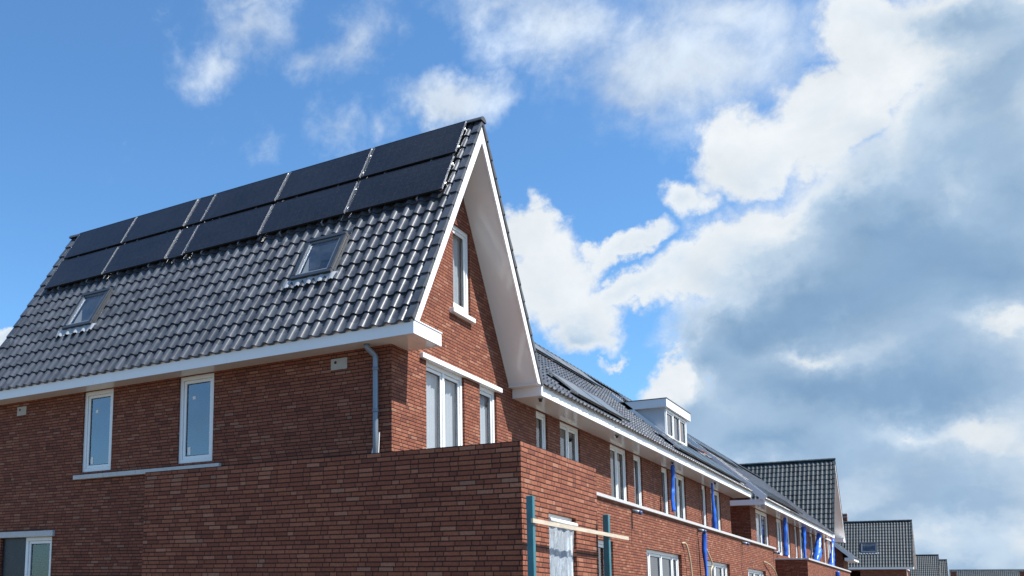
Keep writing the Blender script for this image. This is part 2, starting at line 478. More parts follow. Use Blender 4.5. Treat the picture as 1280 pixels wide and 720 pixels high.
def skylight(parent, O, a, s, n, a0, a1, s0, s1):
    """roof window: frame standing a little proud of the tiles, white lining, glass, wavy lead apron"""
    O, a, s, n = map(Vector, (O, a, s, n))
    T = lambda u, v, w: tuple(O + a*u + s*v + n*w)
    fb = MB(); f = .085
    fb.box(a0, a1, s0, s0+f, -.02, .115, T); fb.box(a0, a1, s1-f, s1, -.02, .13, T)
    fb.box(a0, a0+f, s0+f, s1-f, -.02, .12, T); fb.box(a1-f, a1, s0+f, s1-f, -.02, .12, T)
    # flat cladding strips round the frame
    fb.box(a0-.06, a0, s0-.02, s1+.08, .0, .045, T); fb.box(a1, a1+.06, s0-.02, s1+.08, .0, .045, T)
    fb.box(a0-.06, a1+.06, s1+.003, s1+.10, .0, .05, T)
    fb.box(a0-.15, a0-.061, s0-.02, s1+.12, -.03, .012, T); fb.box(a1+.061, a1+.15, s0-.02, s1+.12, -.03, .012, T)
    sk = fb.build('skylight', M['sash'], parent, bevel=.006)
    li = MB()
    i0, i1, j0, j1 = a0+f, a1-f, s0+f, s1-f
    for (p, q) in (((i0,j0),(i0,j1)), ((i0,j1),(i1,j1)), ((i1,j1),(i1,j0)), ((i1,j0),(i0,j0))):
        li.quad(T(p[0],p[1],.03), T(q[0],q[1],.03), T(q[0],q[1],-.34), T(p[0],p[1],-.34))
    li.build('lining', M['inner'], sk)
    MB().quad(T(i0,j0,.08), T(i1,j0,.08), T(i1,j1,.08), T(i0,j1,.08)).build('pane', M['glass_sky'], sk)
    sb = MB(); g = .035
    sb.box(i0, i1, j0, j0+g, .05, .10, T); sb.box(i0, i1, j1-g, j1, .05, .10, T)
    sb.box(i0, i0+g, j0+g, j1-g, .05, .10, T); sb.box(i1-g, i1, j0+g, j1-g, .05, .10, T)
    sb.build('sash', M['zinc'], sk)
    ap = MB(); m = 60; vs = []; w = a1-a0+.30
    for t in range(m+1):
        u = a0-.15 + w*t/m; fr = (u/ .2333) % 1
        h = .034*sin(pi*fr/.58) if fr < .58 else -.004
        vs += [T(u, s0+.01, .068 + h*.25), T(u, s0-.16 - .012*sin(t*1.7), .040 + h)]
    ap.add(vs, [(2*t, 2*t+2, 2*t+3, 2*t+1) for t in range(m)], flat=False)
    ap.build('apron', M['lead'], sk)
    return sk

def end_house(y0, m, xo, zo, label, detail=2, zr=0.0, depth=10.0, left_over=.25, skylights=(), tile='tile', group=None, gable_windows=True, samples=9, name='gabled_house'):
    H = thing(name, (xo-depth/2, y0+m*2.5, 0), label, 'house', group)
    Yf = lambda y: y0 + m*y
    ks = KS + zr/2.7
    ztop = HT + ks*2.7 + zo           # apex of the barge boards
    zin = ztop - .284
    xl = xo - depth + left_over       # far gable wall
    # gable wall facing the street
    T0 = PX(xo); T = (lambda u, v, w: T0(Yf(u), v, w))
    poly = [(0, 0), (5.0, 0), (5.0, zin+.02-ks*2.7), (YM, zin+.02), (0, zin+.02-ks*YM)]
    ops = []
    if gable_windows:
        ops = [(2.31, 3.05, 6.93+zo, 8.53+zo), (1.21, 2.73, 4.09+zo, 5.71+zo), (3.41, 4.19, 4.09+zo, 5.71+zo)]
    wb = MB(); wall(wb, T, poly, ops)
    wb.add([T(YM+(zin+.02-HT-zo)/ks, HT+zo, 0), T(5.0, zin+.02-ks*2.7, 0), T(5.0, HT+zo, 0)], [(0,1,2)])
    # eaves facade
    TF0 = PY(Yf(0)) if m > 0 else (lambda u, v, w: (u, Yf(0)+w, v))
    fops = []
    if detail >= 2: fops = [(-6.98, -6.16, 4.09, 5.72), (-4.46, -3.63, 4.09, 5.72), (-9.30, -7.73, .45, 2.84)]
    elif detail == 1: fops = [(xo-7.0, xo-6.2, 4.09+zo, 5.6+zo), (xo-4.4, xo-3.6, 4.09+zo, 5.6+zo)]
    wall(wb, TF0, [(xl, 0), (xo, 0), (xo, HB+.10+zo), (xl, HB+.10+zo)], fops)
    # rear gable and party wall
    Tr = lambda u, v, w: (xl - w, Yf(u), v)
    wall(wb, Tr, poly); 
    wall(wb, lambda u, v, w: (u, Yf(5.0)+m*w, v), [(xl, 0), (xo-.002, 0), (xo-.002, HT+zo+.03), (xl, HT+zo+.03)])
    wb.build('wall', M['brick'], H)
    if gable_windows:
        det = detail >= 1
        window(H, T if m > 0 else T, 2.31, 3.05, 6.93+zo, 8.53+zo, blind='full' if detail>1 else None)
        window(H, T, 1.21, 2.73, 4.09+zo, 5.71+zo, (1,1), blind='full' if detail>1 else None)
        window(H, T, 3.41, 4.19, 4.09+zo, 5.71+zo, blind='full' if detail>1 else None)
        MB().box(2.14, 3.08, 6.79+zo, 6.872+zo, -.045, .09, T).build('window_sill', M['white'], H, bevel=.006)
        MB().box(.975, 4.352, 5.708+zo, 5.795+zo, -.045, .065, T).build('lintel', M['white'], H, bevel=.005)
    # roof slopes
    nrow = 15
    cp, sp = cos(PITCH), sin(PITCH)
    pitch = math.atan((ztop+.09-(HT+.02+zo))/2.7); cp, sp = cos(pitch), sin(pitch); L = 2.7/cp
    xL, xR = xo - depth, xo + OV
    Wt = xR - xL
    for side in (0, 1):
        yv = Yf(-EV) if side == 0 else Yf(WD)
        up = (0, m*cp if side == 0 else -m*cp, sp)
        sk = None
        if side == 0 and skylights:
            sk = lambda u, v: any(a0+.02 < xL+.05+u < a1-.02 and s0+.03 < v < s1+.05 for (a0, a1, s0, s1) in skylights)
        r = tile_roof((xL+.05, yv, HT+.02+zo), (1,0,0), up, Wt-.10, L, colw=.2333, rowl=L/nrow, skip=sk, samples=samples)
        ro = r.build('roof', M[tile], H)
        if side == 0:
            n = Vector((1,0,0)).cross(Vector(up)); n = n if n.z > 0 else -n
            for q in skylights:
                skylight(H, (0, yv, HT+.02+zo), (1,0,0), up, tuple(n), *q)
        # verge tiles, hooked over both gable edges
        n = Vector((1,0,0)).cross(Vector(up)).normalized(); n = n if n.z > 0 else -n
        for (xa, xb, xs) in ((xR-.105, xR+.022, xR+.022), (xL-.022, xL+.105, xL-.022)):
            vb = MB(); O = Vector((0, yv, HT+.02+zo)); S = Vector(up)
            Tq = lambda u, v, w: tuple(O + Vector((u,0,0)) + S*v + n*w)
            rl = L/nrow
            for i in range(nrow):
                s0, s1 = i*rl-.035, (i+1)*rl
                xi = xs - .024 if xs > xo else xs + .024
                P = [Tq(xa, s0, .045), Tq(xb, s0, .045), Tq(xb, s1, .02), Tq(xa, s1, .02), Tq(xa, s0, .075), Tq(xb, s0, .075), Tq(xb, s1, .044), Tq(xa, s1, .044)]
                vb.hexa(P)
                a_, b_ = min(xi, xs), max(xi, xs)
                P = [Tq(a_, s0, -.015), Tq(b_, s0, -.015), Tq(b_, s1, -.012), Tq(a_, s1, -.012), Tq(a_, s0, .0448), Tq(b_, s0, .0448), Tq(b_, s1, .0198), Tq(a_, s1, .0198)]
                vb.hexa(P)
            vb.build('verge_tiles', M[tile], H)
    ridge_tiles((xL-.03, Yf(YM), ztop+.16), (xR+.04, Yf(YM), ztop+.16), H, mat=tile)
    # barge boards and rake soffits (front), barge boards (rear)
    for side in (0, 1):
        yo = -EV if side == 0 else WD
        for (xa, xb) in ((xR-.03, xR), (xL, xL+.03)):
            b = MB()
            q = [(yo, HT+zo), (YM, ztop), (YM, zin), (yo, zin-ks*2.7)]
            if side == 0: q[3] = (yo, HT+zo-.02); q = [(yo, HT+zo-.0), (YM, ztop), (YM, zin), (yo+.284/ks, HT+zo)]
            else: q = [(yo, HT+zo), (YM, ztop), (YM, zin), (yo-.284/ks, HT+zo)]
            V = [(xa, Yf(p), z) for p, z in q] + [(xb, Yf(p), z) for p, z in q]
            b.add(V, [(0,1,2,3),(7,6,5,4),(0,4,5,1),(1,5,6,2),(2,6,7,3),(3,7,4,0)])
            b.build('barge_board', M['white'], H)
        b = MB()
        ye = (YM-(zin+.035-HT-zo)/ks) if side == 0 else (YM+(zin+.035-HT-zo)/ks)
        q = [(ye, HT+zo), (YM, zin+.035), (YM, zin+.06), (ye, HT+zo+.025)]
        V = [(xo-.02, Yf(p), z) for p, z in q] + [(xR-.031, Yf(p), z) for p, z in q]
        b.add(V, [(0,1,2,3),(7,6,5,4),(0,4,5,1),(1,5,6,2),(2,6,7,3),(3,7,4,0)])
        b.build('rake_soffit', M['soffit'], H)
    # thin reddish line between board and verge tile (bedding)
    # eaves box with its return onto the gable
    fy0, fy1 = Yf(-EV), Yf(0)
    fb = MB()
    fb.box(xL, xR, Yf(-EV), Yf(-EV+.025), HB+zo, HT+zo)
    fb.box(xR-.025, xR, Yf(-EV+.025), Yf(.563), HB+zo, HT+zo)
    fb.box(xo+.002, xR-.025, Yf(.538), Yf(.563), HB+zo, HT+zo)
    fb.box(xL, xL+.025, Yf(-EV+.025), Yf(-.002), HB+zo, HT+zo)
    fb.build('fascia', M['white'], H)
    for q in (-3.05, -6.35): MB().box(xo+q-.02, xo+q+.02, Yf(-EV-.003), Yf(-EV-.0005), HB+zo, HT+zo).build('joint_cover', M['white'], H)
    tb = MB()
    tb.box(xL-.01, xR+.012, Yf(-EV-.012), Yf(-EV+.05), HT+zo+.001, HT+zo+.018)
    tb.box(xo+.002, xR+.012, Yf(-EV+.051), Yf(.575), HT+zo+.001, HT+zo+.018)
    tb.build('eaves_trim', M['white'], H)
    sb = MB()
    sb.box(xL+.026, xR-.026, Yf(-EV+.026), Yf(-.002), HB+zo+.004, HB+zo+.03)
    sb.box(xo+.003, xR-.026, Yf(-.0015), Yf(.537), HB+zo+.004, HB+zo+.03)
    sb.build('eaves_soffit', M['soffit'], H)
    return H

house = end_house(0, 1, 0, 0, 'steep gabled brick house in front with dark tiled roof, two roof windows and white eaves', 2,
                  skylights=[(-2.20, -1.36, 1.50, 2.56), (-8.06, -7.20, 1.48, 2.56)])
F = PY(0)
for (a, b) in ((-6.98, -6.16), (-4.46, -3.63)):
    window(house, F, a, b, 4.09, 5.715, glass='glass_dark', sticker=2, setback=.04)
w_ = window(house, F, -8.565, -7.73, .45, 2.84, glass='glass', setback=.05, sticker=1)
bs = MB().box(-9.30, -8.567, .45, 2.84, -.10, -.06, F)
tag(bs.build('covered_opening', M['blackfilm'], house), 'opening covered with a black sheet')
MB().box(-9.75+.3, -7.655, 2.838, 2.957, -.04, .065, F).build('lintel', M['stone'], house, bevel=.006)
sl = MB()
for a, b in ((-7.13, -6.30), (-6.296, -5.44), (-5.436, -4.52), (-4.516, -3.42)):
    sl.box(a, b, 3.945, 4.03, -.09, .07, F)
sl.build('window_sill', M['stone'], house, bevel=.004)
for a, b in ((-1.135, -.82), (-8.99, -8.70)):
    nb = MB().box(a, b, 5.425, 5.615, .001, .012, F).build('nest_brick', M['nest'], house, bevel=.004)
    hb = MB().tube([F(a+.09, 5.55, .0122), F(a+.09, 5.55, .0135)], .026, 14); hb.build('entrance_hole', M['gap'], nb)
pb = MB().tube([(-.345,-.20,5.726), (-.343,-.198,5.680), (-.333,-.185,5.655), (-.257,-.098,5.552), (-.247,-.087,5.528), (-.245,-.085,5.49), (-.245,-.085,4.4), (-.245,-.085,3.14)], .044, 16)
dp = pb.build('drainpipe', M['zinc'], house)
for z in (5.30, 4.62): MB().tube([(-.245,-.085,z), (-.245,-.085,z+.05)], .052, 16).box(-.27, -.22, -.06, -.003, z+.01, z+.04).build('pipe_bracket', M['zinc'], dp)

# pale offcut leaning behind the pipe
ob = MB(); P = [(-.47,-.13,3.12), (-.20,-.13,3.12), (-.20,-.02,4.30), (-.27,-.02,4.30)]
ob.add(P + [(x, y-.018, z) for x, y, z in P], [(0,1,2,3),(7,6,5,4),(0,4,5,1),(1,5,6,2),(2,6,7,3),(3,7,4,0)])
tag(ob.build('offcut_board', M['soffit']), 'pale offcut board leaning against the shaded brick wall behind the grey drainpipe', 'board')

# ------------------------------------------------------------------ single-storey extension in front
ext = thing('brick_extension', (.4, -1.6, 0), 'flat-roofed single-storey brick extension in the foreground with a film-covered window', 'extension')
XE, XW, YE, YB, HE = 3.27, -2.47, -2.98, -.30, 3.461
eb = MB()
wall(eb, PY(YE), [(XW,0),(XE,0),(XE,HE),(XW,HE)])
TE = PX(XE)
wall(eb, TE, [(YE,0),(YB,0),(YB,HE),(YE,HE)], [(-2.135, -1.17, .25, 2.72)])
wall(eb, lambda u, v, w: (XW-w, u, v), [(YE,0),(0,0),(0,HE),(YE,HE)])
wall(eb, lambda u, v, w: (u, YB+w, v), [(0,0),(XE,0),(XE,HE),(0,HE)])
t = .21
# parapet: inner faces and brick top course
wall(eb, lambda u, v, w: (u, YE+t+w, v), [(XW+t,3.0),(XE-t,3.0),(XE-t,HE),(XW+t,HE)])
wall(eb, lambda u, v, w: (XE-t, u, v), [(YE+t,3.0),(YB-t,3.0),(YB-t,HE),(YE+t,HE)])
wall(eb, lambda u, v, w: (XW+t, u, v), [(YE+t,3.0),(0,3.0),(0,HE),(YE+t,HE)])
wall(eb, lambda u, v, w: (u, YB-t, v), [(0,3.0),(XE-t,3.0),(XE-t,HE),(0,HE)])
for (a, b, c, d) in ((XW, XE, YE, YE+t), (XW, XW+t, YE+t, 0), (XE-t, XE, YE+t, YB), (0, XE-t, YB-t, YB)):
    eb.quad((a,c,HE), (b,c,HE), (b,d,HE), (a,d,HE))
eb.build('wall', M['brick'], ext)
rb = MB(); rb.quad((XW+t,YE+t,3.1), (XE-t,YE+t,3.1), (XE-t,YB-t,3.1), (XW+t,YB-t,3.1)); rb.quad((XW+t,YB-t,3.1), (0,YB-t,3.1), (0,-.003,3.1), (XW+t,-.003,3.1))
rb.build('flat_roof', M['felt'], ext)
ew = window(ext, TE, -2.135, -1.17, .25, 2.72, setback=.05)
# wrinkled film over the opening, rolled on a batten at the top
fm = MB(); nu, nv = 28, 40; vs = []
R = random.Random(5)
for j in range(nv+1):
    for i in range(nu+1):
        u = -2.085 + .865*i/nu; v = .31 + 2.30*j/nv
        w = -.022 + .007*sin(i*.9 + j*.35) + .006*sin(i*.37 - j*.22 + 1) + R.uniform(-.003, .003)
        vs.append(TE(u, v, w))
fm.add(vs, [(j*(nu+1)+i, j*(nu+1)+i+1, (j+1)*(nu+1)+i+1, (j+1)*(nu+1)+i) for j in range(nv) for i in range(nu)], flat=False)
tag(fm.build('plastic_film', M['film'], ew), 'wrinkled clear protective film stretched over the window')
rl = MB().tube([TE(-2.13, 2.63, .0), TE(-1.65, 2.628, .004), TE(-1.175, 2.63, .0)], .03, 12); rl.build('film_roll', M['paper'], ew)

# bricklayers' profile posts and the batten nailed to them
for (y, z1, tilt, lab) in ((-3.075, 2.82, .0, 'teal profile post standing at the front corner of the brick extension'),
                           (-.365, 2.83, -.0, 'teal profile post at the far end of the extension, beside the narrow ground-floor window')):
    b = MB(); xa = XE+.088
    b.hexa([(xa,y,0),(xa+.074,y,0),(xa+.074,y+.074,0),(xa,y+.074,0),(xa,y+tilt,z1),(xa+.074,y+tilt,z1),(xa+.074,y+.074+tilt,z1),(xa,y+.074+tilt,z1)])
    tag(b.build('profile_post', M['teal'], bevel=.006), lab, 'post', "bricklayer's profile posts")
b = MB(); xa = XE+.164
b.hexa([(xa,-3.14,2.514),(xa+.022,-3.14,2.514),(xa+.022,.46,2.538),(xa,.46,2.538),(xa,-3.14,2.562),(xa+.022,-3.14,2.562),(xa+.022,.46,2.585),(xa,.46,2.585)])
tag(b.build('timber_batten', M['timber']), 'long pale timber batten fixed across the two teal posts', 'batten')
# ------------------------------------------------------------------ the row of terraced houses
RP = rad(42.5); RS, RC = sin(RP), cos(RP)
RL = 4.88                                   # slope length
XT = 1.27                                   # front of the projecting ground floor
ZT = 3.80                                   # its terrace edge
RX, RZ = OV - RL*RC, HT + .01 + RL*RS       # ridge
T0X = PX(0); TTX = PX(XT)
def row_plane(u, v, w): return (OV+.02 - v*RC + w*RS, u, HT+.01 + v*RS + w*RC)

def row_house(label, y0, y1, ups, gfs, lower=(None, None), roof=None, eaves=None, s_lo=0.0, extra=None, lowx=XT, end0=False, end1=False, coping0=False, samples=9, tile='tile', group='terraced houses in the row', wy=None):
    H = thing('row_house', (-2.5, (y0+y1)/2, 0), label, 'house', group)
    w0, w1 = wy or (y0, y1)
    ub = MB()
    wall(ub, T0X, [(w0,ZT-.05),(w1,ZT-.05),(w1,HB+.1),(w0,HB+.1)], [(a,b,4.09,5.715) for (a,b,*_) in ups])
    rw = MB(); wall(rw, lambda u, v, w: (-6.4-w, u, v), [(y0,0),(y1,0),(y1,HB+.1),(y0,HB+.1)])
    rw.build('rear_wall', M['brick'], H)
    gp = lambda x: HT - .03 + (OV - x)*RS/RC
    gab = [(-6.4,ZT-.8 if False else 0),(0,0),(0,gp(0)),(RX,gp(RX)),(-6.4,gp(RX)-(RX+6.4)*RS/RC)]
    if end0: wall(ub, lambda u, v, w: (u, w0-w, v), gab)
    if end1: wall(ub, lambda u, v, w: (u, w1+w, v), gab)
    ub.build('upper_wall', M['brick'], H)
    l0 = lower[0] if lower[0] is not None else y0
    l1 = lower[1] if lower[1] is not None else y1
    lb = MB()
    TL = PX(lowx)
    wall(lb, TL, [(l0,0),(l1,0),(l1,ZT),(l0,ZT)], [(a,b,.1,2.955) for (a,b,*_) in gfs], reveal=.15)
    if lowx > 0:
        wall(lb, lambda u, v, w: (u, l0-w, v), [(.002,0),(lowx,0),(lowx,ZT),(.002,ZT)])
        wall(lb, lambda u, v, w: (u, l1+w, v), [(.002,0),(lowx,0),(lowx,ZT),(.002,ZT)])
    lb.build('lower_wall', M['brick'], H)
    if lowx > 0:
        MB().quad((.002,l0+.002,ZT-.02),(lowx-.1,l0+.002,ZT-.02),(lowx-.1,l1-.002,ZT-.02),(.002,l1-.002,ZT-.02)).build('terrace_roof', M['felt'], H)
        cb = MB(); q = l0
        while q < l1 - .01:
            e = min(l1, q+2.0); cb.box(q+.002, e-.002, ZT+.001, ZT+.068, -.22, .06, TL); q = e
        if coping0: cb.box(.01, lowx-.222, l0-.03, l0+.2, ZT+.001, ZT+.066)
        cb.build('terrace_coping', M['coping'], H, bevel=.005)
    for (a, b, li, *o) in ups:
        window(H, T0X, a, b, 4.09, 5.715, li, blind=(o[0] if o else None))
    for (a, b, li, *o) in gfs:
        window(H, TL, a, b, .1, 2.955, li, setback=.08, fw=.08, blind=(o[0] if o else None))
    e0, e1 = eaves or (y0, y1)
    fb = MB().box(OV-.025, OV, e0+.002, e1-.002, HB, HT)
    fb.build('fascia', M['white'], H)
    MB().box(OV-.04, OV+.012, e0, e1, HT+.001, HT+.018).build('eaves_trim', M['white'], H)
    MB().box(.003 if not (extra and 'deep' in extra) else -.001, OV-.026, e0+.001, e1-.001, HB+.004, HB+.03).build('eaves_soffit', M['soffit'], H)
    r0, r1 = roof or (y0, y1)
    def sk(u, v):
        z = HT + (s_lo+v)*RS; y = r0+u
        if r0 < 6 and (y < YM + (ztop_main - z)/1.6 - .1 or (v < 1.1 and y < 5.0)): return True
        if extra and 'dormer' in extra:
            d = extra['dormer']
            if d[0]+.1 < y < d[1]-.1 and 1.35 < v < 2.7: return True
        return False
    ztop_main = 10.3
    O = row_plane(r0, s_lo, 0)
    tr = tile_roof(O, (0,1,0), (-RC,0,RS), r1-r0, RL-s_lo, rowl=.345, skip=sk, samples=samples)
    tr.build('roof', M[tile], H)
    # rear slope
    tb = tile_roof((RX-(RX+6.95), r0, RZ-(RX+6.95)*RS/RC), (0,1,0), (RC,0,RS), r1-r0, (RX+6.95)/RC, rowl=.345, samples=5)
    tb.build('roof', M[tile], H)
    ridge_tiles((RX+.02, max(r0, 3.2), RZ+.09), (RX+.02, r1, RZ+.09), H, mat=tile)
    return H

hA = row_house('narrow row house tucked against the steep gabled house, nearest in the row', 5.0, 9.25,
    [(6.28, 6.95, (1,)), (7.72, 9.06, (1,1))], [(6.10, 7.06, (1,))], roof=(2.3, 9.25), lower=(5.02, 9.25))
MB().box(.003, OV-.026, 4.998, 5.022, HB, HT-.021).box(.003, OV-.032, 4.80, 5.022, HT-.02, HT-.002).build('eaves_end', M['white'], hA)
hB = row_house('row house between the narrow one and the one with the white dormer', 9.25, 14.8,
    [(11.34, 12.78, (1,1)), (13.38, 14.18, (1,))], [(9.54, 12.70, (.45,1,1,.45))])
hC = row_house('row house carrying the white box dormer on its roof', 14.8, 20.6,
    [(16.2, 16.94, (1,)), (17.5, 19.0, (1,1))], [(15.33, 18.42, (.45,1,1,.45))], extra=dict(dormer=(18.0, 20.65)))
hD = row_house('last row house before the dark recess, just beyond the white dormer', 20.6, 26.25,
    [(21.2, 21.82, (1,)), (22.5, 24.0, (1,1))], [(21.2, 24.3, (.45,1,1,.45))], lower=(None, 26.3), wy=(20.6, 25.6), end1=True)
hE = row_house('first row house beyond the dark recess, its eaves box facing the camera', 29.4, 34.7,
    [(30.54, 33.35, (1,1))], [], roof=(29.05, 34.7), eaves=(29.05, 34.7), lowx=0.0, lower=(25.62, 34.3), end0=True)
MB().box(-.70, OV-.026, 29.048, 29.075, HB, HT).build('eaves_end', M['white'], hE)
MB().box(-.70, .0025, 29.076, 29.398, HB+.004, HB+.03).build('eaves_soffit', M['soffit'], hE)
rw = MB(); wall(rw, PX(-1.4), [(25.6,ZT-.05),(29.398,ZT-.05),(29.398,7.9),(25.6,7.9)]); rw.build('recess_wall', M['brick'], hE)
tr = tile_roof(row_plane(26.26, 2.55, -.02), (0,1,0), (-RC,0,RS), 2.78, RL-2.55, rowl=.345); tr.build('recess_roof', M['tile'], hE)
vt = MB().box(28.98, 29.06, 0.0, RL, -.10, .14, row_plane); vt.build('verge_trim', M['white'], hE)
vt = MB().box(26.255, 26.30, 0.05, 2.6, -.16, .06, row_plane); vt.build('verge_trim', M['zincroof'], hD)
hF = row_house('second row house beyond the dark recess, behind the near end of the far brick bay', 34.7, 39.7,
    [(35.4, 36.87, (1,1)), (38.2, 39.0, (1,))], [(35.8, 38.6, (1,1))], lower=(34.3, 39.7), coping0=True, samples=5)
hG = row_house('third row house beyond the dark recess, with narrow paired upper windows', 39.7, 44.85,
    [(40.47, 41.29, (1,)), (42.05, 43.5, (1,1))], [(41.3, 42.9, (1,1))], samples=5)
hH = row_house('row house adjoining the far steep gable', 44.85, 50.2,
    [(45.58, 46.75, (1,)), (47.6, 49.2, (1,1))], [(46, 49, (1,1))], eaves=(44.85, 50.6), samples=5)
# wall joints: open movement joints beside the spouts
for y, H in ((8.42, hA), (14.36, hB), (20.2, hC)):
    MB().box(y-.012, y+.012, 2.95 if y < 10 else 2.0, 3.62, .001, .004, TTX).build('movement_joint', M['gap'], H)
for y, H in ((15.25, hC), (20.75, hD)):
    MB().box(y-.014, y+.014, 3.8, 5.7, .001, .004, T0X).build('movement_joint', M['gap'], H)
# rainwater spouts under the terrace edge
for y, H in ((8.5, hA), (14.55, hB), (20.4, hC), (26.05, hD)):
    sp = MB().tube([TTX(y, 3.70, .0), TTX(y, 3.685, .10), TTX(y+.01, 3.665, .17)], .045, 12).build('spout', M['zinc'], H)
    MB().tube([TTX(y+.01, 3.668, .155), TTX(y+.012, 3.65, .21)], [.05, .045], 12).build('spout_cap', M['cap'], sp)
# small fittings under the eaves
for y, H in ((5.277, hA), (10.337, hB), (15.5, hC), (20.9, hD)):
    f = MB().tube([(.475, y, 5.724), (.475, y, 5.70)], .05, 14).build('outlet', M['zinc'], H)
    MB().tube([(.475, y, 5.70), (.475, y, 5.655)], .03, 12).build('outlet_stub', M['gap'], f)

# white dormer on house C
DX, D0, D1, DZ0, DZ1 = -.285, 18.0, 20.65, 6.72, 7.78
zat = lambda x: HT + .02 + (OV-x)*RS/RC
xb = OV - (8.06-HT)*RC/RS
dor = MB().box(xb-.15, DX+.10, D0-.15, D1+.25, DZ1, 8.04).build('dormer', M['white'], hC, bevel=.006)
for y in (D0, D1):
    dm = MB(); xq = OV - (DZ1-HT)*RC/RS
    P = [(DX, y, zat(DX)-.1), (DX, y, DZ1-.001), (xq-.1, y, DZ1-.001)]
    t = .06 if y == D0 else -.06
    dm.add(P + [(x, y+t, z) for x, y, z in P], [(0,1,2),(5,4,3),(0,3,4,1),(1,4,5,2),(2,5,3,0)])
    dm.build('cheek', M['panelgrey'], dor)
TD = PX(DX)
window(dor, TD, D0+.06, D1-.06, 6.86, DZ1-.02, (1,1,1), setback=-.03, fw=.07, sw=.05, sashes=(True, False, True), name='dormer_window')
MB().box(D0+.06+2*(D1-D0-.12)/3+.06, D0+.06+2*(D1-D0-.12)/3+.20, 6.95, 7.66, -.033, -.008, TD).build('window_board', M['orange'], dor)
MB().box(D0-.02, D1+.02, 6.72, 6.86, -.06, .05, TD).build('apron', M['lead'], dor)
MB().box(xb-.2, DX+.115, D0-.165, D1+.265, 8.041, 8.062).build('roof_trim', M['zincroof'], dor)
MB().box(D0-.15, D0-.07, 1.05, 3.45, .03, .15, row_plane).build('flashing', M['white'], dor)

# ------------------------------------------------------------------ blue sleeves, hoses
G = 'blue plastic sleeves hanging on the row'
sleeve([(.36,16.0,5.70),(.34,16.02,5.0),(.33,15.95,4.72),(.36,15.98,4.36)], .105, 1, 'plastic_sleeve', 'crumpled blue plastic sleeve hanging from the eaves, nearest the camera, on the dormer house', G)
sleeve([(.36,20.98,5.70),(.35,21.1,5.0),(.34,21.25,3.95)], .10, 2, 'plastic_sleeve', 'blue plastic sleeve hanging from the eaves of the last house before the recess', G)
sleeve([(.36,35.35,5.70),(.35,35.2,5.0),(.34,35.1,4.0)], .115, 3, 'plastic_sleeve', 'slim blue plastic sleeve hanging above the near end of the far brick bay', G)
sleeve([(.36,40.75,5.70),(.35,40.75,5.0),(.34,40.7,3.95)], .15, 4, 'plastic_sleeve', 'straight blue plastic sleeve on the third house beyond the recess', G)
sleeve([(.36,46.3,5.70),(.35,45.6,5.0),(.34,44.4,3.95)], .22, 5, 'plastic_sleeve', 'wide slanting blue plastic sleeve on the house before the far gable', G)
sleeve([(.40,51.75,5.70),(.38,51.2,5.0),(.36,50.2,3.95)], .19, 6, 'plastic_sleeve', 'blue plastic sleeve hanging in front of the far gable', G)
sleeve([(1.42,14.57,3.64),(1.40,14.62,3.2),(1.40,14.72,2.6),(1.42,14.78,1.2),(1.46,14.8,.02)], .085, 7, 'plastic_sleeve', 'long blue plastic sleeve falling from a terrace spout down the lower brick wall', G)
sleeve([(1.42,43.2,3.62),(1.40,43.2,3.0),(1.42,43.3,.02)], .13, 8, 'plastic_sleeve', 'blue plastic sleeve falling from the terrace of the far brick bay', G)
def hose(path, label):
    P = [Vector(p) for p in path]; out = []
    for i in range(len(P)-1):
        a, b, c, d = P[max(i-1,0)], P[i], P[i+1], P[min(i+2,len(P)-1)]
        for k in range(6):
            t = k/6
            out.append(.5*((2*b) + (c-a)*t + (2*a-5*b+4*c-d)*t*t + (3*b-a-3*c+d)*t**3))
    out.append(P[-1])
    tag(MB().tube(out, .022, 8).build('conduit', M['hose']), label, 'conduit', 'beige conduits on the row')
hose([(1.275,12.75,3.25),(1.33,12.93,3.24),(1.36,13.06,3.0),(1.38,13.2,2.5),(1.42,13.25,1.0),(1.45,13.3,.02)], 'beige conduit curving out of the lower wall left of the long blue sleeve')
hose([(1.275,14.98,3.3),(1.33,15.08,3.26),(1.38,15.36,3.0),(1.40,15.50,2.8),(1.40,15.28,2.5),(1.42,15.2,1.0),(1.45,15.2,.02)], 'beige conduit looping out of the lower wall right of the long blue sleeve')
hose([(1.275,24.0,3.26),(1.33,24.2,3.24),(1.38,25.0,3.1),(1.40,25.7,2.7),(1.42,25.8,1.2),(1.45,25.9,.02)], 'beige conduit arching out of the lower wall near its far corner')
